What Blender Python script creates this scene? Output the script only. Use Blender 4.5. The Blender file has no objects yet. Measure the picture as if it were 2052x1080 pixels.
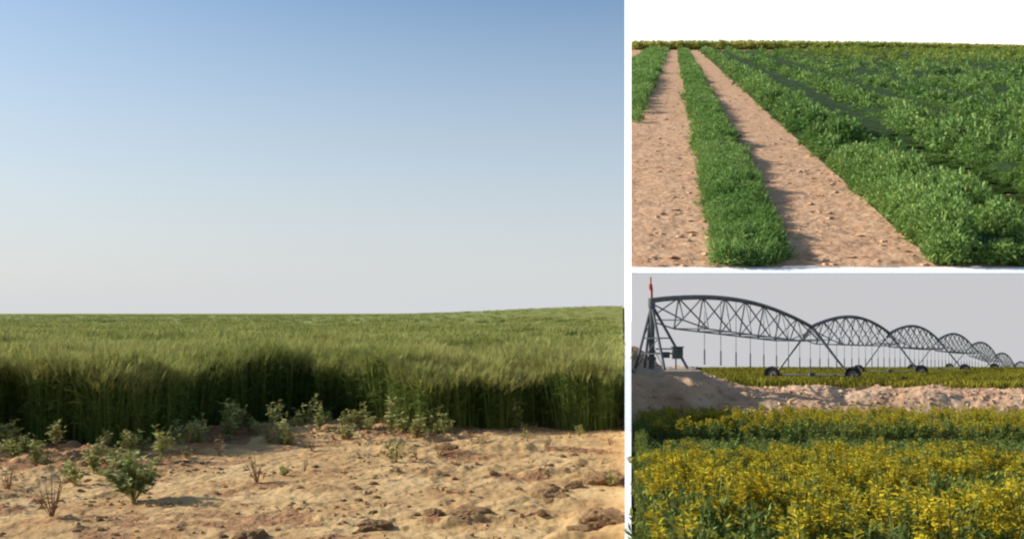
import bpy, math
import numpy as np
from mathutils import Vector, Matrix
R = math.radians
sc = bpy.context.scene
COL = sc.collection
rng = np.random.default_rng(7)

# ---------------------------------------------------------------- camera
F, CX, HY, EYE = 2000.0, 1026.0, 628.0, 1.6
cam = bpy.data.cameras.new('camera'); camo = bpy.data.objects.new('camera', cam); COL.objects.link(camo)
camo.location = (0, 0, EYE); camo.rotation_euler = (R(90), 0, 0)
cam.lens = 36.0*F/2052; cam.sensor_width = 36.0; cam.shift_y = (HY-540)/2052
cam.clip_start = 0.05; cam.clip_end = 20000
sc.camera = camo
# ---------------------------------------------------------------- light
SUN_EL, SUN_AZ = 29.0, 78.0       # degrees up; degrees left of straight ahead
w = bpy.data.worlds.new('World'); sc.world = w; w.use_nodes = True
nt = w.node_tree; bg = nt.nodes['Background']
sky = nt.nodes.new('ShaderNodeTexSky'); sky.sky_type = 'NISHITA'; sky.sun_disc = False
sky.sun_elevation = R(SUN_EL); sky.sun_rotation = R(-SUN_AZ)
sky.altitude = 0; sky.air_density = 1.0; sky.dust_density = 1.0; sky.ozone_density = 2.0
# dusty air: the sky pales towards the horizon
tcw = nt.nodes.new('ShaderNodeTexCoord'); sx = nt.nodes.new('ShaderNodeSeparateXYZ'); nt.links.new(tcw.outputs['Generated'], sx.inputs[0])
mrw = nt.nodes.new('ShaderNodeMapRange'); mrw.interpolation_type = 'LINEAR'
mrw.inputs['From Min'].default_value = -.01; mrw.inputs['From Max'].default_value = .31; mrw.inputs['To Min'].default_value = .97; mrw.inputs['To Max'].default_value = .02
nt.links.new(sx.outputs['Z'], mrw.inputs['Value'])
mxw = nt.nodes.new('ShaderNodeMixRGB'); mxw.inputs[2].default_value = (6.3, 6.5, 6.8, 1)
hsw = nt.nodes.new('ShaderNodeHueSaturation'); hsw.inputs['Saturation'].default_value = 1.1; hsw.inputs['Hue'].default_value = .497; hsw.inputs['Value'].default_value = 1.28; nt.links.new(sky.outputs[0], hsw.inputs['Color'])
nt.links.new(mrw.outputs[0], mxw.inputs[0]); nt.links.new(hsw.outputs[0], mxw.inputs[1])
nt.links.new(mxw.outputs[0], bg.inputs[0]); bg.inputs[1].default_value = 0.085
sun = bpy.data.lights.new('sun', 'SUN'); suno = bpy.data.objects.new('sun', sun); COL.objects.link(suno)
sun.energy = 4.8; sun.angle = R(0.5); sun.color = (1.0, 0.95, 0.87)
sd = Vector((-math.cos(R(SUN_EL))*math.sin(R(SUN_AZ)), math.cos(R(SUN_EL))*math.cos(R(SUN_AZ)), math.sin(R(SUN_EL))))
suno.rotation_euler = sd.to_track_quat('Z', 'Y').to_euler()
vs = sc.view_settings
vs.view_transform = 'Standard'; vs.look = 'None'; vs.gamma = 1; vs.exposure = 0.35; vs.use_curve_mapping = False
sc.render.engine = 'CYCLES'
sc.cycles.pixel_filter_type = 'BLACKMAN_HARRIS'; sc.cycles.filter_width = 2.2
sc.cycles.max_bounces = 6; sc.cycles.transparent_max_bounces = 4

# ---------------------------------------------------------------- helpers
def at(px, py, D): return Vector(((px-CX)/F*D, D, EYE-(py-HY)/F*D))
def sm(a, b, x):
    t = np.clip((np.asarray(x, float)-a)/(b-a), 0, 1); return t*t*(3-2*t)
def _h(ix, iy, s):
    n = (ix.astype(np.int64)*374761393 + iy.astype(np.int64)*668265263 + s*1274126177) & 0x7fffffff
    n = ((n ^ (n >> 13))*1274126177) & 0x7fffffff
    return ((n ^ (n >> 16)) & 0xffff)/65535.0
def vn(x, y, s=0):
    x = np.asarray(x, float); y = np.asarray(y, float)
    ix = np.floor(x); iy = np.floor(y); fx = x-ix; fy = y-iy
    fx = fx*fx*(3-2*fx); fy = fy*fy*(3-2*fy)
    a = _h(ix, iy, s); b = _h(ix+1, iy, s); c = _h(ix, iy+1, s); d = _h(ix+1, iy+1, s)
    return (a*(1-fx)+b*fx)*(1-fy)+(c*(1-fx)+d*fx)*fy
def fbm(x, y, o=4, s=0):
    r = 0; amp = 0.5; x = np.asarray(x, float); y = np.asarray(y, float)
    for k in range(o):
        r = r+amp*vn(x, y, s+k*17); x = x*2.03+5.1; y = y*2.03+1.7; amp *= .5
    return r/(1-.5**o)

def mat(name, c1, c2, scale=3.0, detail=6, rough=.95, c3=None, bump=0.0, island=0.0, trans=0.0, bscale=None, metal=0.0, lo=.35, hi=.65, spec=.2, coord='Object'):
    m = bpy.data.materials.new(name); m.use_nodes = True; t = m.node_tree; N = t.nodes; L = t.links
    b = N['Principled BSDF']; out = N['Material Output']
    b.inputs['Roughness'].default_value = rough; b.inputs['Metallic'].default_value = metal
    b.inputs['Specular IOR Level'].default_value = spec
    tc = N.new('ShaderNodeTexCoord'); no = N.new('ShaderNodeTexNoise')
    no.inputs['Scale'].default_value = scale; no.inputs['Detail'].default_value = detail; no.inputs['Roughness'].default_value = .6
    L.new(tc.outputs[coord], no.inputs['Vector'])
    cr = N.new('ShaderNodeValToRGB'); e = cr.color_ramp.elements
    e[0].position = lo; e[0].color = (*c1, 1); e[1].position = hi; e[1].color = (*c2, 1)
    if c3: x = e.new((lo+hi)/2); x.color = (*c3, 1)
    L.new(no.outputs['Fac'], cr.inputs['Fac'])
    col = cr.outputs['Color']
    if island > 0:
        g = N.new('ShaderNodeNewGeometry'); mr = N.new('ShaderNodeMapRange')
        mr.inputs['To Min'].default_value = 1-island; mr.inputs['To Max'].default_value = 1+island
        L.new(g.outputs['Random Per Island'], mr.inputs['Value'])
        hs = N.new('ShaderNodeHueSaturation'); L.new(mr.outputs[0], hs.inputs['Value']); L.new(col, hs.inputs['Color'])
        mh = N.new('ShaderNodeMapRange'); mh.inputs['To Min'].default_value = .5-.03*island*2; mh.inputs['To Max'].default_value = .5+.02*island*2
        wn = N.new('ShaderNodeTexWhiteNoise'); wn.noise_dimensions = '1D'; L.new(g.outputs['Random Per Island'], wn.inputs['W'])
        L.new(wn.outputs['Value'], mh.inputs['Value']); L.new(mh.outputs[0], hs.inputs['Hue'])
        col = hs.outputs['Color']
    L.new(col, b.inputs['Base Color'])
    if bump > 0:
        n2 = N.new('ShaderNodeTexNoise'); n2.inputs['Scale'].default_value = bscale or scale*4; n2.inputs['Detail'].default_value = 8
        L.new(tc.outputs[coord], n2.inputs['Vector'])
        bp = N.new('ShaderNodeBump'); bp.inputs['Strength'].default_value = 1; bp.inputs['Distance'].default_value = bump
        L.new(n2.outputs['Fac'], bp.inputs['Height']); L.new(bp.outputs[0], b.inputs['Normal'])
    if trans > 0:
        tr = N.new('ShaderNodeBsdfTranslucent'); L.new(col, tr.inputs['Color'])
        mx = N.new('ShaderNodeMixShader'); mx.inputs[0].default_value = trans
        L.new(b.outputs[0], mx.inputs[1]); L.new(tr.outputs[0], mx.inputs[2]); L.new(mx.outputs[0], out.inputs['Surface'])
    return m
def emis(name, c, s):
    m = bpy.data.materials.new(name); m.use_nodes = True; N = m.node_tree.nodes
    N.remove(N['Principled BSDF']); e = N.new('ShaderNodeEmission'); e.inputs[0].default_value = (*c, 1); e.inputs[1].default_value = s
    m.node_tree.links.new(e.outputs[0], N['Material Output'].inputs['Surface']); return m

def link(name, me, mats, parent=None, loc=None):
    for m in (mats if isinstance(mats, (list, tuple)) else [mats]): me.materials.append(m)
    o = bpy.data.objects.new(name, me); COL.objects.link(o)
    if parent is not None: o.parent = parent
    if loc is not None: o.location = loc
    return o
def tag(o, label=None, cat=None, group=None, kind=None):
    if label: o['label'] = label
    if cat: o['category'] = cat
    if group: o['group'] = group
    if kind: o['kind'] = kind
    return o
def mesh_quads(name, V, Fq, mi=None, smooth=False):
    me = bpy.data.meshes.new(name)
    V = np.ascontiguousarray(V, dtype=np.float32); Fq = np.ascontiguousarray(Fq, dtype=np.int32)
    n = len(Fq); k = Fq.shape[1]
    me.vertices.add(len(V)); me.vertices.foreach_set('co', V.ravel())
    me.loops.add(n*k); me.loops.foreach_set('vertex_index', Fq.ravel())
    me.polygons.add(n); me.polygons.foreach_set('loop_start', np.arange(0, n*k, k, dtype=np.int32))
    if mi is not None: me.polygons.foreach_set('material_index', np.ascontiguousarray(mi, dtype=np.int32))
    me.polygons.foreach_set('use_smooth', np.full(n, smooth, dtype=bool))
    me.update(calc_edges=True); me.validate(); return me
def grid(name, Ds, ts, zf, mats, kind='structure', smooth=True, mif=None):
    """sheet over distance rows Ds and sight-tangent columns ts (x = t*D)"""
    D, T = np.meshgrid(Ds, ts, indexing='ij'); X = T*D; Z = zf(X, D)
    V = np.stack([X, D, Z], -1).reshape(-1, 3); a, b = D.shape
    i = np.arange(a-1)[:, None]*b+np.arange(b-1)[None]
    Fq = np.stack([i, i+1, i+b+1, i+b], -1).reshape(-1, 4)
    mi = None
    if mif is not None:
        c = V[Fq].mean(1); mi = mif(c[:, 0], c[:, 1])
    return link(name, mesh_quads(name, V, Fq, mi, smooth), mats)

# ribbons: the element of every plant
class PB:
    def __init__(s): s.V = []; s.F = []; s.M = []; s.n = 0
    def rib(s, pts, wid, m, side=None):
        pts = np.asarray(pts, float); n = len(pts); d = pts[-1]-pts[0]
        if side is None:
            side = np.cross(d, [0, 0, 1.0]); 
            if np.linalg.norm(side) < .05*np.linalg.norm(d)+1e-9:
                a = rng.uniform(0, 6.28); side = np.array([math.cos(a), math.sin(a), 0])
        side = np.asarray(side, float); side = side/np.linalg.norm(side)
        wd = np.asarray(wid, float)[:, None]*.5
        s.V.append(np.stack([pts-side*wd, pts+side*wd], 1).reshape(-1, 3))
        for i in range(n-1): b = s.n+2*i; s.F.append((b, b+1, b+3, b+2)); s.M.append(m)
        s.n += 2*n
    def leaf(s, p, d, L, W, m, droop=.3, segs=2):
        p = np.asarray(p, float); d = np.asarray(d, float); d = d/np.linalg.norm(d)
        ts = np.linspace(0, 1, segs+1)
        pts = p+d*L*ts[:, None]; pts[:, 2] -= droop*L*ts**2
        wid = W*np.array([.25]+[1.0]*(segs-1)+[.12]) if segs > 1 else [W*.3, W]
        side = np.cross(d, [0, 0, 1.0])+rng.normal(0, .45, 3)
        s.rib(pts, wid, m, side)
    def out(s): return np.concatenate(s.V), np.array(s.F), np.array(s.M)
def scatter(protos, pos, scl, zs=None, tilt=.08):
    """copies of the proto plants laid at pos -> one array set"""
    n = len(pos); which = rng.integers(0, len(protos), n); Vs = []; Fs = []; Ms = []; off = 0
    ang = rng.uniform(0, 2*np.pi, n); tx = rng.normal(0, tilt, n); ty = rng.normal(0, tilt, n)
    zs = np.ones(n) if zs is None else zs
    for k, (V, Fq, M) in enumerate(protos):
        idx = np.where(which == k)[0]
        if not len(idx): continue
        c = np.cos(ang[idx])[:, None]; s_ = np.sin(ang[idx])[:, None]; S = scl[idx][:, None]
        x = (V[None, :, 0]*c-V[None, :, 1]*s_)*S; y = (V[None, :, 0]*s_+V[None, :, 1]*c)*S; z = V[None, :, 2]*S*zs[idx][:, None]
        x = x+z*tx[idx][:, None]; y = y+z*ty[idx][:, None]
        P = np.stack([x+pos[idx, 0][:, None], y+pos[idx, 1][:, None], z+pos[idx, 2][:, None]], -1)
        nv = len(V); Vs.append(P.reshape(-1, 3))
        Fs.append((Fq[None]+(np.arange(len(idx))*nv)[:, None, None]+off).reshape(-1, 4)); Ms.append(np.tile(M, len(idx))); off += nv*len(idx)
    return np.concatenate(Vs), np.concatenate(Fs), np.concatenate(Ms)
def join(sets):
    V = []; Fq = []; M = []; off = 0
    for v, f, m in sets: V.append(v); Fq.append(f+off); M.append(m); off += len(v)
    return np.concatenate(V), np.concatenate(Fq), np.concatenate(M)
def sheet_arr(Ds, ts, zf, m):
    D, T = np.meshgrid(Ds, ts, indexing='ij'); X = T*D
    V = np.stack([X, D, zf(X, D)], -1).reshape(-1, 3); a, b = D.shape
    i = np.arange(a-1)[:, None]*b+np.arange(b-1)[None]
    Fq = np.stack([i, i+1, i+b+1, i+b], -1).reshape(-1, 4)
    return V, Fq, np.full(len(Fq), m)
def rnd_sector(n, D0, D1, t0, t1, power=1.0):
    """uniform per ground area when power=1; thinner with distance for power<1"""
    u = rng.uniform(0, 1, n); p = 1+power
    D = (D0**p+u*(D1**p-D0**p))**(1/p) if abs(p) > 1e-6 else D0*(D1/D0)**u
    return rng.uniform(t0, t1, n)*D, D

# solid helpers
import bmesh
def tube(bm, a, b, r, r2=None, n=8):
    a = Vector(a); b = Vector(b); d = b-a
    if d.length < 1e-6: return
    q = d.to_track_quat('Z', 'Y'); r2 = r if r2 is None else r2; A = []; B = []
    for k in range(n):
        an = 2*math.pi*k/n; v = Vector((math.cos(an), math.sin(an), 0))
        A.append(bm.verts.new(a+q@(v*r))); B.append(bm.verts.new(b+q@(v*r2)))
    for k in range(n): bm.faces.new((A[k], A[(k+1) % n], B[(k+1) % n], B[k]))
    bm.faces.new(A[::-1]); bm.faces.new(B)
def box(bm, c, s, rot=None):
    M = Matrix.Translation(c)@(rot.to_4x4() if rot else Matrix.Identity(4))@Matrix.Diagonal((*s, 1))
    bmesh.ops.create_cube(bm, size=1, matrix=M)
def bobj(name, bm, m, parent=None, smooth=False, bevel=0):
    if bevel: bmesh.ops.bevel(bm, geom=list(bm.edges), offset=bevel, segments=2, affect='EDGES')
    bmesh.ops.recalc_face_normals(bm, faces=list(bm.faces))
    me = bpy.data.meshes.new(name); bm.to_mesh(me); bm.free()
    if smooth: 
        for p in me.polygons: p.use_smooth = True
    return link(name, me, m, parent)
def empty(name, loc, label, cat, group=None):
    o = bpy.data.objects.new(name, None); COL.objects.link(o); o.location = loc; o.empty_display_size = .2
    return tag(o, label, cat, group)

# ---------------------------------------------------------------- materials
M_sand = mat('sand', (.35, .18, .068), (.57, .395, .185), 1.3, 10, c3=(.485, .31, .133), bump=.05, bscale=7, lo=.3, hi=.7)
M_clod = mat('clod_earth', (.31, .16, .068), (.50, .32, .155), 6, 8, bump=.03, bscale=25)
M_soil = mat('path_soil', (.43, .23, .12), (.68, .44, .26), .7, 10, c3=(.58, .345, .195), bump=.28, bscale=1.3, lo=.3, hi=.7)
M_bank = mat('bank_earth', (.36, .20, .11), (.60, .42, .27), 1.6, 10, c3=(.52, .33, .20), bump=.06, bscale=6, lo=.3, hi=.7)
M_barley = mat('barley_leaf', (.06, .105, .02), (.17, .22, .045), .5, 4, island=.35, trans=.25)
M_ear = mat('barley_ear', (.27, .30, .075), (.45, .44, .14), .35, 4, island=.3, trans=.3)
M_canopy = mat('barley_canopy', (.09, .13, .022), (.32, .33, .085), .35, 8, bump=.1, bscale=3, coord='Object')
M_crop = mat('crop_leaf', (.115, .225, .05), (.25, .385, .10), .03, 5, island=.45, trans=.3, rough=.6)
M_crop_y = mat('crop_leaf_yellowing', (.20, .27, .03), (.34, .38, .06), .03, 5, island=.4, trans=.2)
M_crop_b = mat('crop_ridge_shade', (.018, .038, .009), (.04, .075, .016), .5, 6, bump=.4, bscale=1)  # near-black green: foliage tone with the furrow shade painted in
M_grassg = mat('strip_grass', (.12, .25, .05), (.27, .40, .12), .05, 5, island=.45, trans=.35)
M_rleaf = mat('rape_leaf', (.09, .145, .035), (.19, .245, .065), 2, 4, island=.4, trans=.2)
M_rstem = mat('rape_stem', (.10, .14, .03), (.17, .19, .05), 2, 4, island=.3)
M_petal = mat('rape_petal', (.44, .34, .012), (.58, .475, .03), 3, 3, island=.3, trans=.25)
M_pod = mat('rape_bud', (.20, .23, .03), (.30, .30, .04), 3, 3, island=.3, trans=.2)
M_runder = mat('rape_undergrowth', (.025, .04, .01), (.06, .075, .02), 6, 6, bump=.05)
M_pfield = mat('pivot_crop', (.14, .14, .012), (.27, .24, .025), .4, 6, island=.35, trans=.2)
M_pground = mat('pivot_ground', (.07, .09, .015), (.16, .15, .03), .5, 6)
M_weed = mat('weed_leaf', (.24, .26, .07), (.46, .44, .16), 8, 4, island=.4, trans=.2)
M_weedd = mat('weed_leaf_dark', (.18, .22, .065), (.38, .40, .15), 8, 4, island=.4, trans=.2)
M_dry = mat('dry_stalk', (.22, .12, .055), (.42, .28, .13), 8, 4, island=.4)
M_white = mat('divider_white', (.90, .90, .89), (.94, .94, .93), 4, 5, bump=.002)
M_steel = mat('galvanised_steel', (.11, .12, .125), (.19, .20, .205), 3, 5, rough=.55, metal=.3, spec=.4)
M_steeld = mat('dark_steel', (.085, .09, .092), (.15, .155, .158), 3, 5, rough=.6, metal=.2)
M_tyre = mat('rubber', (.014, .013, .010), (.035, .03, .022), 9, 5)
M_rim = mat('wheel_rim', (.16, .16, .14), (.25, .24, .2), 6, 4, rough=.6, metal=.3)
M_red = mat('red_paint', (.35, .03, .03), (.45, .06, .05), 5, 4, rough=.5)
M_hose = mat('hose_plastic', (.10, .11, .12), (.16, .17, .18), 5, 3, rough=.6)
M_panel = mat('panel_metal', (.06, .075, .075), (.11, .125, .12), 5, 3, rough=.5)
M_conc = mat('concrete', (.38, .30, .22), (.50, .40, .30), 4, 7, bump=.004)
M_hedge = mat('hedge_leaf', (.34, .40, .09), (.52, .50, .13), .02, 4, island=.3, trans=.4)
M_graysky = emis('hazy_grey_sky', (.552, .552, .572), 0.84)
M_whitesky = emis('overcast_white_sky', (1, .995, .985), 1.0)

# ================================================================ 1. LEFT: sandy verge and barley field
TW = (1252-CX)/F            # sight tangent of the added divider wall's left face
TR = (1265-CX)/F            # and of its right face
# edge of the barley, as distance for a sight tangent
ex = np.array([-700, -200, 0, 110, 200, 300, 400, 500, 620, 760, 850, 900, 1000, 1080, 1150, 1260])
ey = np.array([925, 908, 900, 902, 904, 884, 868, 858, 846, 852, 862, 858, 856, 852, 860, 856])
def edgeD(t):
    px = np.asarray(t)*F+CX; return F*EYE/(np.interp(px, ex, ey)-HY)
def hill(X, D):
    t = X/np.maximum(D, 1)
    return 3.9*sm(-.17, .13, t)*sm(150, 420, D)
def z_left(X, D):
    z = hill(X, D)
    near = sm(26, 12, D)
    z = z+near*(.07*(fbm(X*.55, D*.55, 3, 3)-.5)+.026*(fbm(X*2.3, D*2.3, 4, 9)-.5)+.016*(fbm(X*16, D*16, 2, 12)-.5))
    rid = fbm(X*1.1+3, D*3.0, 4, 31)                       # tractor-pushed ridges of clods, mostly on the right
    z = z+sm(13.2, 11.5, D)*sm(.52, .78, rid)*.10*(.45+.9*fbm(X*5, D*5, 3, 88))*(.35+.65*sm(-2.5, .6, X))
    z = z+near*.03*np.maximum(fbm(X*6, D*6, 3, 51)-.55, 0)*2
    pxl = X/np.maximum(D, 1)*F+CX; de = edgeD(X/np.maximum(D, 1))-D           # rough dug strip along the crop
    z = z+sm(3.4, .9, de)*sm(-.8, .1, de)*sm(1150, 800, pxl)*.16*np.maximum(fbm(X*2.6+7, D*3.5, 4, 95)-.42, 0)*2
    return z
Dg = np.concatenate([np.linspace(1.5, 5.8, 30), np.linspace(5.85, 15, 420), np.geomspace(15.1, 4200, 90)])
tg = np.concatenate([np.linspace(-1.6, -.58, 30), np.linspace(-.57, TW, 520)])
M_dug = mat('dug_earth', (.24, .105, .045), (.44, .255, .115), 5, 10, c3=(.34, .18, .08), bump=.04, bscale=18, lo=.3, hi=.7)
def mi_left(X, D):
    t = X/np.maximum(D, 1); px = t*F+CX; de = edgeD(t)-D
    f_ = fbm(X*1.7, D*3.2, 5, 61)
    zone = sm(2.6, .7, de)*sm(1250, 850, px)*.30+.04*sm(13, 10, D)
    return ((f_+zone+rng.normal(0, .012, len(X)) > .69) & (D < 16)).astype(int)
g = grid('ground', Dg, tg, z_left, [M_sand, M_dug], mif=mi_left); tag(g, 'pale sandy bare ground strewn with clods', 'ground', kind='structure')

def barley(stems, R0, H, lo=0.0, lod=0):
    b = PB()
    for i in range(stems):
        a = rng.uniform(0, 6.28); r = R0*math.sqrt(rng.uniform()); x, y = r*math.cos(a), r*math.sin(a)
        h = H*rng.uniform(.84, 1.06); a2 = rng.uniform(0, 6.28); k = rng.uniform(.02, .10)
        tip = np.array([x+k*math.cos(a2), y+k*math.sin(a2), h])
        ww = (.006, .009, .02)[lod]
        b.rib([(x, y, lo*h), ((x+tip[0])/2, (y+tip[1])/2, (lo+1)/2*h), tip], [ww, ww, ww*.8], 0)
        for j in range((3, 2, 1)[lod]):
            zz = h*rng.uniform(max(lo, .25), .86); a3 = rng.uniform(0, 6.28); up = rng.uniform(.5, 1.8)
            b.leaf((x, y, zz), (math.cos(a3), math.sin(a3), up), rng.uniform(.14, .26), (.016, .022, .04)[lod], 0, .5, 3 if lod == 0 else 2)
        d = np.array([math.cos(a2)*.5, math.sin(a2)*.5, rng.uniform(.3, 1)]); d /= np.linalg.norm(d)
        b.rib([tip, tip+d*.04, tip+d*.075], np.array([.008, .014, .008])*(1, 1.4, 2.2)[lod], 1)
        for j in range((4, 3, 1)[lod]):
            e = d+rng.normal(0, .22, 3); b.rib([tip+d*.03, tip+d*.03+e*.13], np.array([.006, .003])*(1, 1.5, 4)[lod], 1)
    return b.out()
pB0 = [barley(24, .15, .86) for _ in range(6)]
pB1 = [barley(22, .19, .86, .45, 1) for _ in range(5)]
pB2 = [barley(30, .42, .88, .6, 2) for _ in range(5)]
def canopy_h(X, D): return .62+.30*fbm(X*.6, D*.6, 3, 71)       # local crop height factor around 1
sets = []
TB = TW-.002
# front face, full plants
n = 1700; t = rng.uniform(-.75, TB, n); D = edgeD(t)+rng.uniform(0, 1, n)**1.1*1.7+1.3*(fbm(t*16, t*0, 3, 5)-.5)
X = t*D; ok = X < TW*D-.22; X, D = X[ok], D[ok]
hs = (.66+.60*fbm(X*1.1, D*1.1, 3, 77))*(1-.12*sm(.35, -.5, D-edgeD(X/D)))*rng.uniform(.85, 1.1, len(X))
sets.append(scatter(pB0, np.stack([X, D, z_left(X, D)], -1), np.ones(len(X)), hs, .09))
n = 4200; X, D = rnd_sector(n, 12.5, 24, -.78, TB, .6); ok = (D > edgeD(X/D)+1.2) & (X < TW*D-.22); X, D = X[ok], D[ok]
hs = .68+.58*fbm(X*1.1, D*1.1, 3, 77)
sets.append(scatter(pB1, np.stack([X, D, z_left(X, D)], -1), np.ones(len(X)), hs, .09))
n = 4200; X, D = rnd_sector(n, 22, 70, -.85, TB-.003, .35); hs = .72+.50*fbm(X*.45, D*.3, 3, 77)
ok = (X < TW*D-.5); X, D, hs = X[ok], D[ok], hs[ok]
sets.append(scatter(pB2, np.stack([X, D, z_left(X, D)], -1), np.ones(len(X)), hs, .10))
n = 2600; X, D = rnd_sector(n, 65, 600, -.9, TB-.006, -.2); s = 1+D/200
ok = (X < TW*D-.42*s); X, D, s = X[ok], D[ok], s[ok]
sets.append(scatter(pB2, np.stack([X, D, z_left(X, D)], -1), s, (.95+.25*rng.uniform(size=len(s)))/s, .08))
def z_can(X, D):
    return z_left(X, D)+.66*(1-.0*D)+.13*(fbm(X*.5, D*.35, 4, 77)-.5)+.12*sm(60, 200, D)
tc_ = np.linspace(-1.5, TB, 260)
ed = edgeD(tc_)+.5
f = np.concatenate([[0, .001], np.linspace(.002, .25, 60), np.linspace(.26, 1, 70)])
# canopy understorey from 1 m inside the field to the horizon
Dm = (ed[None, :]+1.0)*(4100/(ed[None, :]+1.0))**f[:, None]; Tm = np.tile(tc_, (len(f), 1)); Xm = Tm*Dm
Zm = z_can(Xm, Dm); Zm[0] = z_left(Xm[0], Dm[0])
V = np.stack([Xm, Dm, Zm], -1).reshape(-1, 3); b_ = len(tc_); i = np.arange(len(f)-1)[:, None]*b_+np.arange(b_-1)[None]
Fq = np.stack([i, i+1, i+b_+1, i+b_], -1).reshape(-1, 4); sets.append((V, Fq, np.full(len(Fq), 2)))
V, Fq, M = join(sets)
o = link('barley_field', mesh_quads('barley_field', V, Fq, M), [M_barley, M_ear, M_canopy])
tag(o, 'dense olive green barley crop with pale feathery ears behind the sandy ground', 'crop field', kind='stuff')

# weeds along the barley edge
def weed(px, py, hpx, wpx, kind, label, group=None, seed=0):
    global rng
    rng = np.random.default_rng(1000+seed)
    D = F*EYE/(py-HY); p = at(px, py, D); p.z = float(z_left(np.array(p.x), np.array(D)))-.01
    h = hpx/F*D*(1.2 if px < 500 else 1.0); wd = wpx/F*D*.5*1.15
    root = empty('weed' if kind != 'dry' else 'dry_weed', p, label, 'weed', group)
    st = PB(); lf = PB(); nb = int(np.clip(5+wpx/9, 6, 20))
    if kind == 'bush': nb = 46
    for k in range(nb):
        a = rng.uniform(0, 6.28); sp = wd*math.sqrt(rng.uniform(.02, 1)); hh = h*rng.uniform(.55, 1.0)*(1-.35*(sp/wd)**2)
        if kind == 'tall': sp *= .6; hh = h*rng.uniform(.5, 1)
        tip = np.array([sp*math.cos(a), sp*math.sin(a), hh]); mid = tip*[.55, .55, .5]
        st.rib([(0, 0, 0), mid, tip], [.012, .009, .005], 0)
        if kind == 'dry':
            for j in range(3):
                q = mid+(tip-mid)*rng.uniform(); e = rng.normal(0, 1, 3); e[2] = abs(e[2])*.8
                st.rib([q, q+e/np.linalg.norm(e)*h*.22], [.006, .003], 0)
            nl = 2
        else: nl = 13
        for j in range(nl):
            u = rng.uniform(.3, 1.02) if kind != 'dry' else rng.uniform(.2, .9)
            q = (mid*2*u if u < .5 else mid+(tip-mid)*(u-.5)*2); e = rng.normal(0, 1, 3); e[2] = abs(e[2])*.7+.1
            L = h*rng.uniform(.12, .2)+.018
            lf.leaf(q, e, L*.95, L*.42, 0, .3, 2)
    V, Fq, M = st.out(); link('stem', mesh_quads('stem', V, Fq, M), M_dry if kind in ('dry', 'half') else M_weedd, root)
    V, Fq, M = lf.out(); link('foliage', mesh_quads('foliage', V, Fq, M), {'dry': M_dry, 'half': M_weed, 'bush': M_weedd}.get(kind, M_weed), root)
G = 'weeds along the sandy edge of the barley'
WE = [
 (268, 1000, 92, 100, 'bush', 'largest bushy dark green weed on the sand at left'),
 (105, 1040, 100, 90, 'dry', 'tall dry brown twiggy weed nearest the bottom left corner'),
 (150, 975, 55, 66, 'leafy', 'low green weed between the tallest dry twigs and the barley'),
 (30, 925, 50, 75, 'leafy', 'leafy green weed at the far left edge of the photo'),
 (18, 985, 50, 50, 'dry', 'small brown dry weed at the far left edge of the photo'),
 (195, 945, 60, 40, 'half', 'thin half dry weed just behind the largest bushy weed'),
 (322, 925, 62, 62, 'leafy', 'yellow green weed up and right of the largest bushy weed'),
 (352, 890, 42, 26, 'tall', 'slim upright green weed in front of the barley left of the V shaped pair'),
 (400, 890, 58, 44, 'leafy', 'green tufted weed against the dark barley, left third'),
 (440, 915, 50, 28, 'dry', 'thin dark dry stalk standing on sand in the left third'),
 (465, 872, 52, 30, 'half', 'pale half dry weed with a leafy head by the barley'),
 (498, 868, 40, 22, 'tall', 'small thin weed between two larger ones by the dark barley'),
 (552, 868, 62, 48, 'leafy', 'broad grey green weed pair member, left of the tall spiky one'),
 (606, 862, 58, 46, 'leafy', 'leafy grey green weed touching the tall spiky weed on its right'),
 (636, 862, 66, 24, 'tall', 'tall spiky pale weed before the barley near the middle'),
 (515, 968, 62, 66, 'dry', 'forked dry brown weed standing alone on open sand'),
 (568, 955, 28, 30, 'leafy', 'tiny green weed right of the forked dry one'),
 (610, 945, 34, 14, 'dry', 'single short dry stick on open sand'),
 (625, 905, 32, 40, 'dry', 'low brown dead weed under the tall spiky weed'),
 (690, 880, 40, 60, 'half', 'sprawling half dry weed right of the tall spiky weed'),
 (722, 862, 58, 46, 'leafy', 'pale green weed against the barley, left of the tallest stalk'),
 (784, 872, 88, 26, 'tall', 'tallest narrow weed stalk before the barley'),
 (795, 928, 58, 56, 'half', 'yellow green weed with brown base alone on the sand right of centre'),
 (835, 924, 26, 18, 'dry', 'little dry sprig beside the yellow green weed'),
 (866, 868, 66, 60, 'leafy', 'round olive weed at the foot of the barley right of centre'),
 (880, 915, 36, 50, 'dry', 'dead reddish brown tuft on the sand right of centre'),
 (952, 893, 30, 60, 'dry', 'flat dead brown tuft between the round weed and the upright one'),
 (1034, 862, 66, 36, 'tall', 'upright grey green weed in front of the darkest barley'),
 (1128, 858, 72, 30, 'tall', 'upright pale weed at the right end of the darkest barley'),
 (1000, 898, 16, 40, 'dry', 'tiny dead tuft lying on the sand right of the flat one'),
 (1224, 975, 40, 22, 'half', 'small weed beside the white wall at the bottom right of the sand'),
 (205, 880, 46, 60, 'half', 'faint olive weed growing inside the shaded barley foot at left'),
]
rl = np.random.default_rng(5)
for i in range(26):
    x_ = rl.uniform(330, 1230); y_ = np.interp(x_, ex, ey)+rl.uniform(2, 48)
    WE.append((x_, y_, rl.uniform(12, 28), rl.uniform(18, 44), ('dry', 'dry', 'half')[i % 3], 'small dead tuft on the rough earth at the crop edge'))
for i in range(46):
    x_ = rl.uniform(10, 940); y_ = np.interp(x_, ex, ey)+rl.uniform(4, 44)
    WE.append((x_, y_, rl.uniform(30, 60), rl.uniform(22, 44), ('half', 'tall', 'leafy', 'half')[i % 4], 'low leafy weed among its like at the foot of the barley'))
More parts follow.
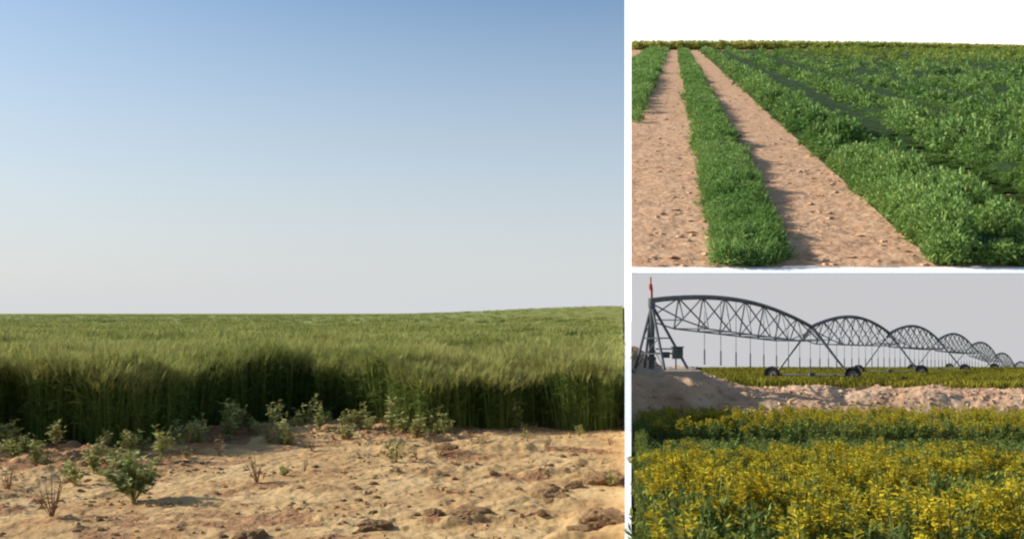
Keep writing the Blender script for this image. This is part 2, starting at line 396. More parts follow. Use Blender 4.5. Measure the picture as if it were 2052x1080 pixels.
for i, wv in enumerate(WE): weed(*wv[:5], wv[5], G if i < 32 else 'small dead tufts at the crop edge' if i < 58 else 'low leafy weeds at the foot of the barley', i)
rng = np.random.default_rng(99)

# clods
def clod_mesh(seed, sub=3):
    bm = bmesh.new(); bmesh.ops.create_icosphere(bm, subdivisions=sub, radius=1)
    for v in bm.verts:
        c = v.co; n = float(fbm(np.array(c.x*1.6+seed*7.3), np.array(c.y*1.6+c.z*2.1), 3, seed)); n2 = float(fbm(np.array(c.x*5+seed), np.array(c.y*5-c.z*4), 2, seed+5))
        n3 = float(fbm(np.array(c.x*11+seed), np.array(c.y*11+c.z*9), 2, seed+9)); v.co = c*(.42+.75*n+.42*n2+.12*n3); v.co.z *= .62
    me = bpy.data.meshes.new('dirt_clod'); bm.to_mesh(me); bm.free(); me.materials.append(M_clod)
    return me
CM = [clod_mesh(k, 4) for k in range(7)]
def clod(px, py, wpx, hpx, k, label, group):
    D = F*EYE/(py-HY); p = at(px, py, D)
    o = bpy.data.objects.new('dirt_clod', CM[k % 7]); COL.objects.link(o)
    z = float(z_left(np.array(p.x), np.array(D))); sx = wpx/F*D*.5; sz = hpx/F*D
    o.location = (p.x, D, z+sz*.05); o.scale = (sx, sx*.75, sz*.9); o.rotation_euler = (0, 0, k*1.3)
    tag(o, label, 'clod', group)
for i, c in enumerate([
  (1103, 1005, 78, 34, 'large brown earth clod at the right of the sand, below the flat ridge'),
  (1212, 1055, 105, 34, 'broad earth lump in the bottom right corner of the sand by the wall'),
  (1165, 1066, 60, 22, 'lump just left of the broad corner lump'),
  (945, 1040, 90, 26, 'wide low earth clod near the bottom, right of centre'),
  (868, 1030, 46, 18, 'smaller clod left of the wide low one near the bottom'),
  (750, 1055, 62, 22, 'brown clod near the bottom centre of the sand'),
  (500, 1076, 80, 26, 'reddish clod cut by the bottom edge, left of centre'),
  (1215, 968, 80, 26, 'rough ridge lump beside the white wall'),
  (1150, 975, 40, 18, 'small lump left of the ridge lump by the white wall'),
  (900, 905, 44, 16, 'clod behind the dead reddish tuft')]):
    clod(*c[:4], i, c[4], 'earth clods on the sand')
for i in range(90):
    py = rng.uniform(885, 1078); px = rng.uniform(30, 1240)
    if rng.uniform() > .35+.65*(px/1240): continue
    s = rng.uniform(8, 24)*(py-HY)/400
    clod(px, py, s, s*.45, i, 'small crumbly earth clod lying on the pale sand', 'small earth clods on the sand')

# crumbs
def lump():
    v = np.array([[x, y, z] for z in (0, 1) for y in (-1, 1) for x in (-1, 1)], float)*[.5, .4, .35]+rng.normal(0, .09, (8, 3)); v[4:, :2] *= .6
    return v, np.array([(0, 1, 3, 2), (4, 6, 7, 5), (0, 4, 5, 1), (1, 5, 7, 3), (3, 7, 6, 2), (2, 6, 4, 0)]), np.zeros(6, int)
pL = [lump() for _ in range(10)]
n = 9000; X, D = rnd_sector(n, 5.8, 14, -.56, TW, .6); px = X/D*F+CX
ok = (fbm(X*1.6, D*3.4, 4, 31)+.10*sm(1.8, .6, edgeD(X/D)-D) > .53+.12*rng.uniform(size=n)) & (X < TW*D-.05) & (D < edgeD(X/D)+.2); X, D = X[ok], D[ok]
V, Fq, M = scatter(pL, np.stack([X, D, z_left(X, D)-.003], -1), .012+.045*rng.uniform(size=len(X))**3, None, .2)
o = link('crumbled_earth', mesh_quads('crumbled_earth', V, Fq, M), [M_clod]); tag(o, 'fine crumbs of earth scattered over the pale sand', 'soil', kind='stuff')

# ================================================================ added white dividers, built as wall, post and walk
bm = bmesh.new()
prof = [(5.6, .25), (11.3, .25), (13.4, .95), (80.2, .95)]
rows = []
for D, z in prof:
    zb = min(-.6, 1.0-.075*D) - .2
    rows.append([bm.verts.new((TW*D, D, zb)), bm.verts.new((TW*D, D, z)), bm.verts.new((TR*D, D, z)), bm.verts.new((TR*D, D, zb))])
for a, b in zip(rows, rows[1:]):
    for k in range(4): bm.faces.new((a[k], a[(k+1) % 4], b[(k+1) % 4], b[k]))
bm.faces.new(rows[0]); bm.faces.new(rows[-1][::-1])
o = bobj('divider_wall', bm, M_white); tag(o, 'added low white divider wall between the sandy barley side and the flower field', 'wall')
bm = bmesh.new()
DP = 80.6; xl = TW*DP; xr = TR*DP; zt = EYE+(HY+70)/F*DP
pts = [(TW*(DP+1.2), DP+1.2), (xr, DP), (xr+.05, DP+1.2)]  # added divider, visible face turned to the sun so it stays white
lo_ = [bm.verts.new((x, y, -6)) for x, y in pts]; hi_ = [bm.verts.new((x, y, zt)) for x, y in pts]
for k in range(3): bm.faces.new((lo_[k], lo_[(k+1) % 3], hi_[(k+1) % 3], hi_[k]))
bm.faces.new(lo_[::-1]); bm.faces.new(hi_)
o = bobj('post', bm, M_white); tag(o, 'added tall slender white divider post at the far end of the white wall', 'post')

# ================================================================ 2. LOWER RIGHT: rape field, dirt bank, pivot
def z_flowerground(D): return 1.05-.056*D-.55
cx_ = np.array([1100, 1262, 1300, 1350, 1390, 1430, 1470, 1520, 1570, 1640, 1700, 1760, 1800, 1870, 1930, 1990, 2060, 2600])
cy_ = np.array([742, 742, 742, 743, 747, 758, 774, 782, 781, 777, 784, 778, 784, 777, 786, 783, 787, 785])
def z_right(X, D):
    X = np.asarray(X, float); D = np.asarray(D, float); px = X/np.maximum(D, .1)*F+CX
    zf = z_flowerground(D)
    zp = 1.06-.046*D; zp = np.where(D > 46, 1.06-.046*46-(D-46)*.115, zp)
    crest = EYE-(np.interp(px, cx_, cy_)-HY)/F*17.3
    crest = crest+.10*(fbm(X*1.5, D*1.5, 4, 14)-.5)*sm(1400, 1480, px)
    left = sm(1460, 1380, px)
    up = sm(15.2, 16.9-.4*left, D); back = sm(19.6, 17.4, D)
    back = np.maximum(back, left*sm(21.5, 18.6, D))
    base = np.where(D < 17.3, zf, zp); base = np.where((D > 15.2) & (D < 19), zf*(1-sm(15.2, 19, D))+zp*sm(15.2, 19, D), base)
    m = np.minimum(up, back)
    z = base*(1-m)+np.maximum(crest, base)*m
    # spoil heap behind the pivot, left
    z = z+.42*sm(1330, 1270, px)*sm(17.9, 19.2, D)*sm(22, 20, D)
    z = z+m*(.17*(fbm(X*2.6, D*2.6, 4, 21)-.5)+.05*(fbm(X*9, D*9, 3, 25)-.5))
    return z
Dr = np.concatenate([np.linspace(1.5, 14.8, 60), np.linspace(14.9, 21, 200), np.linspace(21.2, 80, 110)])
tr_ = np.concatenate([np.linspace(TR, .56, 340), np.linspace(.565, 1.1, 40)])
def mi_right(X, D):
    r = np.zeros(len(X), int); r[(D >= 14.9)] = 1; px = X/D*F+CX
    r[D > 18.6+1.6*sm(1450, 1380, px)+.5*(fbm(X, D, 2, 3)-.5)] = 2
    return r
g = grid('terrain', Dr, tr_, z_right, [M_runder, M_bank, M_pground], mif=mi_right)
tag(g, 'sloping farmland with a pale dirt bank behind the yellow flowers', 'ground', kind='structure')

n = 4200; X, D = rnd_sector(n, 15.6, 19.2, TR+.004, .7, 1.0); ok = D < 18.4+1.2*sm(1450, 1380, X/D*F+CX); X, D = X[ok], D[ok]
ok = ~((abs(X-2.6) < .62) & (abs(D-17) < .7)); X, D = X[ok], D[ok]
V, Fq, M = scatter(pL, np.stack([X, D, z_right(X, D)-.01], -1), .02+.08*rng.uniform(size=len(X))**3, None, .2)
o = link('crumbled_earth', mesh_quads('crumbled_earth', V, Fq, M), [M_bank]); tag(o, 'rough lumps of earth covering the dirt bank behind the flowers', 'soil', kind='stuff')
def rape(branches, H, flowers=True):
    b = PB()
    b.rib([(0, 0, 0), (0, 0, H*.5), (rng.normal(0, .02), rng.normal(0, .02), H*.9)], [.012, .010, .007], 1)
    for j in range(11):
        z = H*rng.uniform(.12, .66); a = rng.uniform(0, 6.28)
        b.leaf((0, 0, z), (math.cos(a), math.sin(a), rng.uniform(.1, 1.0)), rng.uniform(.07, .13), rng.uniform(.018, .036), 0, .5, 3)
    for k in range(branches):
        a = rng.uniform(0, 6.28); z0 = H*rng.uniform(.35, .75); sp = rng.uniform(.02, .13) if k else 0.0
        tip = np.array([sp*math.cos(a), sp*math.sin(a), H*rng.uniform(.82, 1.06)])
        b.rib([(0, 0, z0), (tip*[.7, .7, 0])+[0, 0, (z0+tip[2])/2], tip], [.007, .006, .005], 1)
        for j in range(3):
            q = np.array([tip[0]*.8, tip[1]*.8, tip[2]-rng.uniform(.06, .2)]); a2 = rng.uniform(0, 6.28)
            b.leaf(q, (math.cos(a2), math.sin(a2), 1.0), rng.uniform(.04, .08), .014, 0, .2, 2)
        if flowers:
            if rng.uniform() < .15: continue
            L = rng.uniform(.04, .10)
            for j in range(int(14+L*420)):
                zz = tip[2]-L*rng.uniform(); a2 = rng.uniform(0, 6.28); rr = .012+.012*rng.uniform()
                d = np.array([math.cos(a2), math.sin(a2), rng.uniform(-.1, .7)])
                b.leaf((tip[0]+.4*rr*d[0], tip[1]+.4*rr*d[1], zz), d, rr*1.15, .013, 2, .1, 1)
            for j in range(4):
                e = rng.normal(0, .5, 3); e[2] = 1
                b.leaf(tip, e, .018, .009, 3, 0, 1)
        else:
            for j in range(9):
                e = rng.normal(0, .8, 3); e[2] = abs(e[2])+.3
                b.leaf(tip-[0, 0, rng.uniform(0, .1)], e, .05, .018, 3 if j % 4 == 0 else 0, .2, 2)
    return b.out()
pR = [rape(rng.integers(4, 8), .56) for _ in range(9)]; pRg = [rape(6, .50, False) for _ in range(5)]
def rpos(X, D, dz=0): return np.stack([X, D, z_flowerground(D)+dz], -1)
sets = []
n = 1650; X, D = rnd_sector(n, 2.4, 9.6, TR+.004, .75, .8); X = np.maximum(X, TR*D+.19+.05*rng.uniform(size=n))
patch = fbm(X*1.4, D*1.4, 3, 42); fl = rng.uniform(size=n) < sm(.34, .60, patch)*.62+.08
fl &= ~((D > 8.7) & (rng.uniform(size=n) < .9))
hs = (.66+.46*fbm(X*2, D*2, 2, 43)+.22*rng.uniform(size=n))*(1-.27*sm(4.5, 7.8, D))
sets.append(scatter(pR, rpos(X[fl], D[fl]), np.ones(fl.sum()), hs[fl], .12))
sets.append(scatter(pRg, rpos(X[~fl], D[~fl]), np.ones((~fl).sum()), hs[~fl]*.93, .12))
n = 700; X, D = rnd_sector(n, 8.8, 12.2, TR+.004, .75, .8); X = np.maximum(X, TR*D+.19+.05*rng.uniform(size=n))
sets.append(scatter(pRg, rpos(X, D), np.ones(n), np.full(n, .56), .1))
n = 1500; X, D = rnd_sector(n, 12.0, 16.0, TR+.004, .75, .8); X = np.maximum(X, TR*D+.19+.05*rng.uniform(size=n))
ff = rng.uniform(size=n) < .34+.36*sm(12, 15.5, D)
sets.append(scatter(pR, rpos(X[ff], D[ff]), np.ones(ff.sum()), (.66+.3*rng.uniform(size=n))[ff], .1))
sets.append(scatter(pRg, rpos(X[~ff], D[~ff]), np.ones((~ff).sum()), (.68+.25*rng.uniform(size=n))[~ff], .1))
n = 420; D = rng.uniform(2.3, 14, n); X = TR*D+rng.uniform(.05, .16, n)
sets.append(scatter(pRg, rpos(X, D), np.full(n, .42), rng.uniform(1.3, 2.0, n), .02))
V, Fq, M = join(sets)
o = link('rape_field', mesh_quads('rape_field', V, Fq, M), [M_rleaf, M_rstem, M_petal, M_pod])
tag(o, 'field of yellow flowering rape in front of the dirt bank', 'flower field', kind='stuff')

# low crop under the irrigation machine
def tuft(nb, R0, H, w=.012, m=0):
    b = PB()
    for i in range(nb):
        a = rng.uniform(0, 6.28); r = R0*math.sqrt(rng.uniform()); a2 = rng.uniform(0, 6.28)
        b.leaf((r*math.cos(a), r*math.sin(a), 0), (math.cos(a2)*.4, math.sin(a2)*.4, 1), H*rng.uniform(.6, 1.1), w, m, .15, 2)
    return b.out()
pT = [tuft(26, .2, .17, .03) for _ in range(5)]
n = 6500; X, D = rnd_sector(n, 18.4, 47, TR+.006, .75, .4); px = X/D*F+CX
ok = (D > 18.7+2.2*sm(1450, 1380, px)); X, D = X[ok], D[ok]; X = np.maximum(X, TR*D+.3)
V, Fq, M = scatter(pT, np.stack([X, D, z_right(X, D)-.01], -1), .7+D/50, None, .1)
o = link('low_crop', mesh_quads('low_crop', V, Fq, M), [M_pfield]); tag(o, 'low olive green crop under the irrigation machine', 'crop', kind='stuff')

# sky screen behind the machine
bm = bmesh.new(); DB = 81.0; xl = (1259-CX)/F*DB
zt = EYE+(HY-547.5)/F*DB
box(bm, ((xl+.35+75)/2, DB+.9, (zt-9)/2), (75-xl-.35, .4, zt+9))
o = bobj('sky', bm, M_graysky); tag(o, 'hazy grey sky behind the irrigation machine', 'sky', kind='structure')
# added white divider between lower and upper fields, sloped to catch the sun
bm = bmesh.new(); D2 = 84.6; z2 = EYE+(HY-535)/F*D2; D1 = DB+.65
vs_ = [(TR*D1-.1, D1, zt+.02), (75, D1, zt+.02), (75, D2, z2), (TR*D2-.1, D2, z2)]
up_ = [bm.verts.new(v) for v in vs_]; dn_ = [bm.verts.new((v[0], v[1]+.02, v[2]-.35)) for v in vs_]
# lower verts keep clear of the sky screen: move the front pair back
dn_[0].co.y = dn_[1].co.y = DB+1.15
bm.faces.new(up_); bm.faces.new(dn_[::-1])
for k in range(4): bm.faces.new((up_[k], dn_[k], dn_[(k+1) % 4], up_[(k+1) % 4]))
o = bobj('divider_walk', bm, M_white); tag(o, 'added narrow white divider, built as a sloped walk along the foot of the upper field', 'divider_walk', kind='structure')

# ---- the irrigation machine
P0 = Vector((2.38, 17.0, 0)); T1 = Vector((7.2, 24.0, 0)); STEP = Vector((4.6, 7.2, 0))
z_at = lambda x, y: float(z_right(np.array(x), np.array(y)))
towers = [T1+STEP*k for k in range(7)]
apex = [Vector((P0.x, P0.y, 1.82))]
az_ = [1.276, .945, .50, .21, -.62, -1.62, -2.5]
az_[1] = EYE-(668-HY)/F*31.2; az_[2] = EYE-(681-HY)/F*38.4; az_[3] = EYE-(692-HY)/F*45.6; az_[4] = EYE-(712-HY)/F*52.8; az_[5] = EYE-(732-HY)/F*60; az_[6] = EYE-(741-HY)/F*67.2
for tpos, z in zip(towers, az_): apex.append(Vector((tpos.x, tpos.y, z)))
pad_z = .66
mach = empty('irrigation_machine', (P0.x, P0.y, pad_z), 'long centre pivot irrigation machine of arched steel spans on wheeled towers', 'irrigation machine')
inv = Matrix.Translation(-Vector(mach.location))
def mp(name, bm, m, parent=None, smooth=False):
    bm.transform(inv); o = bobj(name, bm, m, parent or mach, smooth); return o
# pivot tower
bm = bmesh.new(); top = Vector((P0.x, P0.y, 1.70))
feet = [Vector((P0.x+.62, 17.05, pad_z)), Vector((2.10, 17.0, pad_z)), Vector((P0.x+.16, 16.6, pad_z)), Vector((P0.x-.06, 17.45, pad_z))]
for f_ in feet: tube(bm, f_, top+Vector(((f_.x-P0.x)*.05, (f_.y-17)*.05, 0)), .024)
for q in (.25, .5):
    ps = [f_.lerp(top, q) for f_ in feet]; order = [0, 2, 1, 3]
    for a, b in zip(order, order[1:]+order[:1]): tube(bm, ps[a], ps[b], .010)
tube(bm, feet[2], feet[3].lerp(top, .5), .009); tube(bm, feet[1], feet[2].lerp(top, .5), .009); tube(bm, feet[1].lerp(top, .5), feet[3].lerp(top, .75), .007)
mp('pivot_frame', bm, M_steeld)
bm = bmesh.new(); tube(bm, (P0.x, P0.y, pad_z), (P0.x, P0.y, 1.78), .05, n=12); tube(bm, (P0.x, P0.y, 1.70), (P0.x, P0.y, 1.86), .062, n=12)
tube(bm, (P0.x, P0.y, .80), (P0.x, P0.y, .86), .075, n=12); mp('riser_pipe', bm, M_steeld)
bm = bmesh.new(); tube(bm, (P0.x, P0.y, 1.86), (P0.x, P0.y, 2.02), .020); tube(bm, (P0.x-.012, P0.y, 2.0), (P0.x-.02, P0.y, 2.10), .034, .028); tube(bm, (P0.x-.015, P0.y, 2.10), (P0.x-.015, P0.y, 2.22), .012)
mp('top_beacon', bm, M_red)
bm = bmesh.new(); box(bm, (P0.x+.42, 16.88, .93), (.17, .10, .19)); box(bm, (P0.x+.22, 16.9, .90), (.13, .10, .10)); box(bm, (P0.x+.42, 16.88, 1.035), (.21, .13, .014)); pn = mp('control_panel', bm, M_panel)
bm = bmesh.new(); tube(bm, (P0.x+.05, 16.9, 1.0), (P0.x+.48, 16.95, 1.0), .012); tube(bm, (P0.x+.40, 16.93, .84), (P0.x+.40, 16.93, pad_z), .012); mp('panel_bracket', bm, M_steeld)
# concrete pad, its own thing
bm = bmesh.new(); box(bm, (P0.x+.21, 17.0, pad_z-.08), (1.10, 1.2, .15)); 
o = bobj('concrete_pad', bm, M_conc, bevel=.008); tag(o, 'pale concrete pad under the foot of the irrigation machine', 'pad')
LOWZ = -.40
for k in range(7):
    A = apex[k]; B = apex[k+1]; d = (B-A); u = Vector((d.x, d.y, 0)).normalized(); pv = Vector((u.y, -u.x, 0))
    rise = .30 if k == 0 else .37
    def pipe(t): return A.lerp(B, t)+Vector((0, 0, rise*math.sin(math.pi*t)**.9))
    near = k < 4
    bm = bmesh.new(); N = 20 if near else 12; rad = .045
    ring = 8; prev = None
    for j in range(N+1):
        t = j/N; c = pipe(t); tn = (pipe(min(1, t+.01))-pipe(max(0, t-.01))).normalized(); s_ = tn.cross(Vector((0, 0, 1))).normalized(); u2 = s_.cross(tn)
        cur = [bm.verts.new(c+(s_*math.cos(a)+u2*math.sin(a))*rad) for a in [2*math.pi*i/ring for i in range(ring)]]
        if prev:
            for i in range(ring): bm.faces.new((prev[i], prev[(i+1) % ring], cur[(i+1) % ring], cur[i]))
        prev = cur
    mp('span_pipe', bm, M_steeld, smooth=True)
    for j in ([1, 3, 5, 7] if near else []):           # flanges belong to the pipe's own look
        pass
    NS = 8
    bm = bmesh.new(); r = .0155 if k < 2 else .016
    top_ = [pipe((i+.0)/NS) for i in range(NS+1)]
    for sgn in (-1, 1):
        low = [A.lerp(B, (i+.5)/NS)+Vector((0, 0, LOWZ))+pv*sgn*.34 for i in range(NS)]
        low[0].z += .10; low[-1].z += .06
        for i in range(NS):
            tube(bm, top_[i], low[i], r, n=5) if i > 0 else None
            tube(bm, low[i], top_[i+1], r, n=5) if i < NS-1 else None
            if i < NS-1: tube(bm, low[i], low[i+1], r*.95, n=5)
        tube(bm, A+Vector((0, 0, -.05)), low[0], r*.9, n=5); tube(bm, low[-1], B+Vector((0, 0, -.10)), r*.9, n=5)
    for i in range(NS):
        a = A.lerp(B, (i+.5)/NS)+Vector((0, 0, LOWZ)); 
        if i in (0,): a.z += .10
        if i == NS-1: a.z += .06
        tube(bm, a-pv*.34, a+pv*.34, r*.8, n=5)
    mp('truss', bm, M_steel)
    ND = 11 if near else 8
    for j in range(ND):
        t = (j+.7)/ND
        if k == 0 and t < .24: continue
        c = pipe(t)+pv*.05; gz = z_at(c.x, c.y); hz = max(gz+.20, A.lerp(B, t).z-1.02)
        bm = bmesh.new(); tube(bm, c, (c.x, c.y, hz), .0065, n=5); h_ = mp('drop_hose', bm, M_hose)
        bm = bmesh.new(); tube(bm, (c.x, c.y, hz), (c.x, c.y, hz+.26), .015, n=6); tube(bm, (c.x, c.y, hz-.02), (c.x, c.y, hz), .02, n=6)
        mp('sprinkler_head', bm, M_hose, h_)
    # tower
    C_ = B; H = .96 if k == 0 else .92
    gz = C_.z-1.30
    wl = []
    for sgn in (-1, 1):
        q = Vector((C_.x, C_.y, 0))+pv*sgn*H
        gq = z_at(q.x, q.y) if k < 4 else gz+.02
        wl.append(Vector((q.x, q.y, gq+.185)))
    for sgn, wv in zip((-1, 1), wl):
        bm = bmesh.new(); st = Vector((C_.x, C_.y, C_.z-.02))+pv*sgn*.03
        tube(bm, st-u*.06, wv-pv*sgn*.12+Vector((0, 0, .06)), .027, n=7); tube(bm, st+u*.10, wv-pv*sgn*.12+Vector((0, 0, .06)), .014, n=7)
        mp('tower_leg', bm, M_steel)
    bm = bmesh.new(); tube(bm, wl[0]+Vector((0, 0, -.02)), wl[1]+Vector((0, 0, -.02)), .022, n=8)
    box(bm, (wl[0]+wl[1])/2+Vector((0, 0, .0)), (.12, .12, .08)); mp('base_beam', bm, M_steeld)
    for sgn, wv in zip((-1, 1), wl):
        we = bpy.data.objects.new('wheel', None); COL.objects.link(we); we.parent = mach; we.location = wv-Vector(mach.location)+pv*sgn*.02
        rot = Matrix((pv, Vector((0, 0, 1)), u)).transposed()          # local z = axle
        we.rotation_euler = rot.to_euler()
        bm = bmesh.new(); rr, hw, ns = .185, .065, 28
        pr = [(rr*.62, -hw*.8), (rr*.9, -hw), (rr*.99, -hw*.5), (rr*.99, hw*.5), (rr*.9, hw), (rr*.62, hw*.8)]
        rings = []
        for i in range(ns):
            a = 2*math.pi*i/ns; g_ = 1.0+(.05 if i % 2 else -.01)
            rings.append([bm.verts.new((math.cos(a)*x*(g_ if x > rr*.8 else 1), math.sin(a)*x*(g_ if x > rr*.8 else 1), z)) for x, z in pr])
        for i in range(ns):
            a, b = rings[i], rings[(i+1) % ns]
            for j in range(6): bm.faces.new((a[j], a[(j+1) % 6], b[(j+1) % 6], b[j]))
        bobj('tyre', bm, M_tyre, we)
        bm = bmesh.new(); tube(bm, (0, 0, -hw*.45), (0, 0, hw*.3), rr*.61, n=20); tube(bm, (0, 0, -hw*.9), (0, 0, hw*.9), rr*.16, n=12)
        bobj('rim', bm, M_rim, we)

# ================================================================ 3. UPPER RIGHT: rows on the rising field
HU, VY, VX = 20.1, 60.0, 1355.0
DEND = 1000.0
def z_up0(D): return EYE+(HY-VY)/F*D-HU
def s_of(X, D): return (X-(VX-CX)/F*D)/HU          # row coordinate: constant along a row
S_L, S_M0, S_M1, S_R = -.386, .107, .50, 1.074
def wob(D, k): return .055*(fbm(D/14.0+k*9, D*0, 3, 60+k)-.5)*2
def z_up(X, D):
    s = s_of(X, D); z = z_up0(D)
    z = z+.5*(fbm(X*.35, D*.35, 4, 33)-.5)*sm(900, 200, D)
    return z
Du = np.concatenate([np.linspace(84.4, 190, 230), np.geomspace(191, DEND+60, 120)])
tu = np.concatenate([np.linspace(TR-.0025, .56, 300), np.linspace(.57, .95, 30)])
g = grid('hillside', Du, tu, z_up, [M_soil]); tag(g, 'rising bare reddish soil carrying the green crop rows', 'ground', kind='structure')

def bush(nl, R0, H, L, m=0, w=.5):
    b = PB()
    for i in range(nl):
        a = rng.uniform(0, 6.28); el = math.asin(rng.uniform(.0, 1)**.8); q = rng.uniform(.55, 1.0)
        p = np.array([R0*q*math.cos(a)*math.cos(el), R0*q*math.sin(a)*math.cos(el), H*(.12+.85*q*math.sin(el))])
        d = p/[R0, R0, H]+rng.normal(0, .5, 3)+[0, 0, .35]
        b.leaf(p, d, L*rng.uniform(.7, 1.3), L*w, m if rng.uniform() > .02 else m, .4, 2)
    return b.out()
pU0 = [bush(200, 1.4, 3.3, .58) for _ in range(6)]
pU1 = [bush(80, 1.9, 3.2, 1.15) for _ in range(5)]
pU2 = [bush(45, 3.2, 3.0, 2.0) for _ in range(5)]
def tmax(D): return .60
def rows_ok(s):
    k = np.mod(s-S_R, 1.04); return (k > .03) & (k < .62)
def field_pts(n, D0, D1, power, smin, smax, furrow=True):
    X, D = rnd_sector(n, D0, D1, TR+.002, .62, power); s = s_of(X, D)
    ok = (s > smin+wob(D, 1)) & (s < smax+wob(D, 2)) & (X > TR*D+1.0*.6)
    if furrow:
        gap = ~rows_ok(s) & (rng.uniform(size=n) < .58*sm(620, 260, D))
        ok &= ~gap
    return X[ok], D[ok], s[ok]
# right-hand dense rows
sets = []
for n, D0, D1, pw, pr, sc0 in ((6800, 84.9, 150, .7, pU0, 1.0), (6500, 148, 360, .5, pU1, 1.0), (6000, 350, 985, .3, pU2, 1.0)):
    X, D, s = field_pts(n, D0, D1, pw, S_R+.06, 60)
    px = X/D*F+CX; kp = ~((D > 900) & (px > 1440) & (px < 1560)); X, D, s = X[kp], D[kp], s[kp]
    k = np.mod(s-S_R, 1.04)/.6; prof_ = .55+.60*np.sin(np.pi*np.clip(k, 0, 1))
    lump = fbm(X*.3, D*.3, 3, 91); sc_ = sc0*(.58+.36*lump); hole = sm(.36, .50, fbm(X*.13+4, D*.075, 3, 18)); clump = fbm(X*.26+2, D*.15, 2, 47); hz = prof_*(.50+.4*lump+.95*sm(.36, .60, clump))*np.where(rows_ok(s), 1, .26)*np.where(s > S_R+.8, .58+.50*hole, 1.0)*(.85+.3*rng.uniform(size=len(X)))
    yel = sm(1.2, 4.5, s)*sm(115, 240, D)*rng.uniform(size=len(X)) > .38
    a = scatter(pr, np.stack([X, D, z_up(X, D)-.1], -1), sc_, hz, .1)
    # recolour the yellowing plants through a second slot, plant by plant
    sets.append(a)
# ridge bodies under the leaves, dark colour painting the shade in furrows
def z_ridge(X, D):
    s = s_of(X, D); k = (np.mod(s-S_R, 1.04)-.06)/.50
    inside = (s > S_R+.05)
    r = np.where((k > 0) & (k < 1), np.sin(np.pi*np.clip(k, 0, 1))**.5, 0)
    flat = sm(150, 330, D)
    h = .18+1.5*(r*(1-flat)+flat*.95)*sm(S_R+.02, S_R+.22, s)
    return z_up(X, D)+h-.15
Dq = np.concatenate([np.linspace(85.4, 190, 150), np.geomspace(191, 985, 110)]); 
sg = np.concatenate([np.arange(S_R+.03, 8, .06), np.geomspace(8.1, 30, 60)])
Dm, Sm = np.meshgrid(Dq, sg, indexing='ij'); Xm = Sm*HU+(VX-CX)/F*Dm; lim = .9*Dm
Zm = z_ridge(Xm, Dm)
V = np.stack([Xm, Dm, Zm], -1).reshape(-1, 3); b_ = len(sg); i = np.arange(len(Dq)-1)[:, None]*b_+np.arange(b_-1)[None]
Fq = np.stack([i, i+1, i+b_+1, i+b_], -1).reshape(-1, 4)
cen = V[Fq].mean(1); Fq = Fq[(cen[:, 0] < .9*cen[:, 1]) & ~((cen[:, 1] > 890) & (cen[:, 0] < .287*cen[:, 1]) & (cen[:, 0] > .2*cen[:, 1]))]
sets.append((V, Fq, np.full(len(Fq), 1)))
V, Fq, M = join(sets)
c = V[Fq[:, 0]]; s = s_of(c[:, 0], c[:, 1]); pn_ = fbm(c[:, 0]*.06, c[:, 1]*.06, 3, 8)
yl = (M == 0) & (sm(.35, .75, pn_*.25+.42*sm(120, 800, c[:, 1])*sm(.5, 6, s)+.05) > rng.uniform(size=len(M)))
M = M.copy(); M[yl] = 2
o = link('leafy_crop', mesh_quads('leafy_crop', V, Fq, M), [M_crop, M_crop_b, M_crop_y]); tag(o, 'dense bushy green crop rows on the right of the upper field', 'crop', kind='stuff')
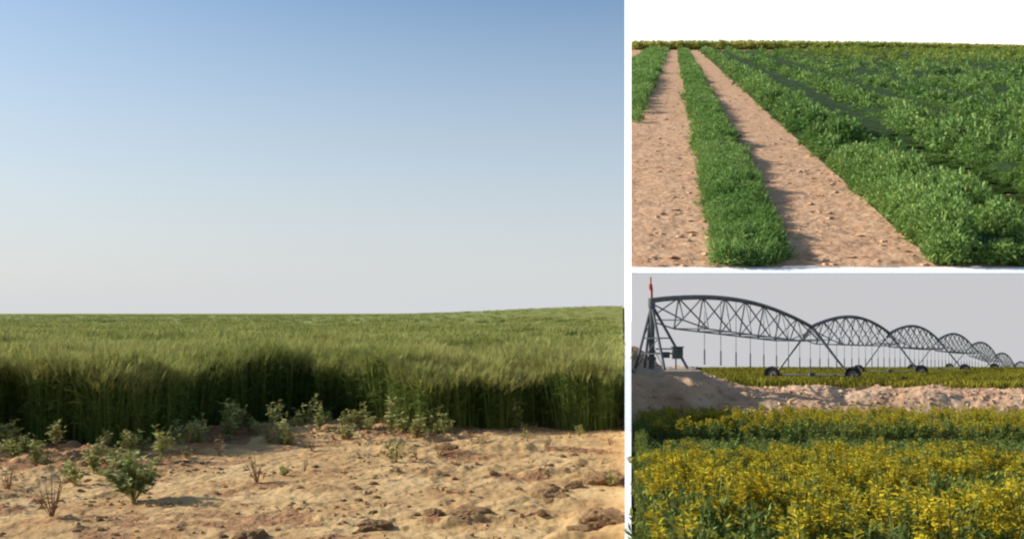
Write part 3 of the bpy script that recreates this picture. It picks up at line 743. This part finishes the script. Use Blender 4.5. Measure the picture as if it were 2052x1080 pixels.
# middle strip and left strip
pG0 = [tuft(46, 1.0, 1.9, .17) for _ in range(2)]+[bush(110, 1.1, 2.1, .5, 0, .32) for _ in range(5)]
pG1 = [tuft(34, 1.5, 2.2, .35) for _ in range(1)]+[bush(60, 1.6, 2.3, .9, 0, .35) for _ in range(4)]
pG2 = [tuft(24, 2.4, 2.6, .9) for _ in range(5)]
def strip(name, smin, smax, label, mult, hs):
    sets = []
    for n, D0, D1, pw, pr in ((3000, 84.75, 170, .5, pG0), (2600, 165, 400, .3, pG1), (1500, 390, 975, .1, pG2)):
        s = rng.uniform(smin, smax, int(n*mult)); u = rng.uniform(size=len(s)); p = 1+pw
        D = (D0**p+u*(D1**p-D0**p))**(1/p); s = s+wob(D, 3)+.02*rng.normal(size=len(s))
        X = s*HU+(VX-CX)/F*D; ok = X > TR*D+.8
        X, D = X[ok], D[ok]
        if not len(X): continue
        sets.append(scatter(pr, np.stack([X, D, z_up(X, D)-.1], -1), .7+.6*fbm(X*.15, D*.15, 3, 5), hs*(.45+1.15*fbm(X*.28+9, D*.2, 3, 15))*rng.uniform(.75, 1.2, len(X)), .22))
    V, Fq, M = join(sets); o = link(name, mesh_quads(name, V, Fq, M), [M_grassg]); tag(o, label, 'crop', kind='stuff')
strip('grassy_crop', S_M0+.11, S_M1-.05, 'green grassy crop strip between the two bare paths of the upper field', 1.0, .85)
strip('grassy_crop', S_L-.9, S_L-.08, 'green crop strip at the left edge of the upper field beside the white post', 1.0, 1.3)
# crumbled earth lying on the two bare paths
n = 700; s = np.where(rng.uniform(size=n) < .5, rng.uniform(-.5, S_M0+.1, n), rng.uniform(S_M1-.05, S_R+.12, n)); D = 84.9*(420/84.9)**(rng.uniform(size=n)**1.5)
X = s*HU+(VX-CX)/F*D; ok = X > TR*D+.4; X, D = X[ok], D[ok]
V, Fq, M = scatter(pL, np.stack([X, D, z_up(X, D)-.05], -1), rng.uniform(.3, 1.0, len(X))**1.8, np.full(len(X), .55), .1)
o = link('loose_earth', mesh_quads('loose_earth', V, Fq, M), [M_soil]); tag(o, 'crumbled reddish earth lying on the two bare paths of the upper field', 'soil', kind='stuff')
# hedge on the skyline
pH = [bush(60, 4.5, 9.0, 2.6, 0, .6) for _ in range(5)]
n = 1300; X = rng.uniform((1262-CX)/F*985, 620, n); D = rng.uniform(985, 1010, n)
X = np.maximum(X, TR*D+4)
topy = np.interp(X/D*F+CX, [1265, 1500, 1800, 2052], [83, 82, 85, 91])
hh = ((VY+HU*F/D)-topy)/F*D/9.0
V, Fq, M = scatter(pH, np.stack([X, D, z_up0(D)-1], -1), np.ones(n), (hh+.08)*(.9+.14*rng.uniform(size=n)), .05)
o = link('distant_hedge', mesh_quads('distant_hedge', V, Fq, M), [M_hedge]); tag(o, 'distant dark green hedge along the skyline of the upper field', 'hedge', kind='stuff')
# white sky behind the hill
bm = bmesh.new(); DS = 1100; xl = (1260-CX)/F*DS; zb = z_up0(1050)-20; zt = EYE+(HY+120)/F*DS
box(bm, ((xl+1150)/2, DS, (zb+zt)/2), (1150-xl, 3, zt-zb))
o = bobj('sky', bm, M_whitesky); tag(o, 'bright white overcast sky above the upper field', 'sky', kind='structure')
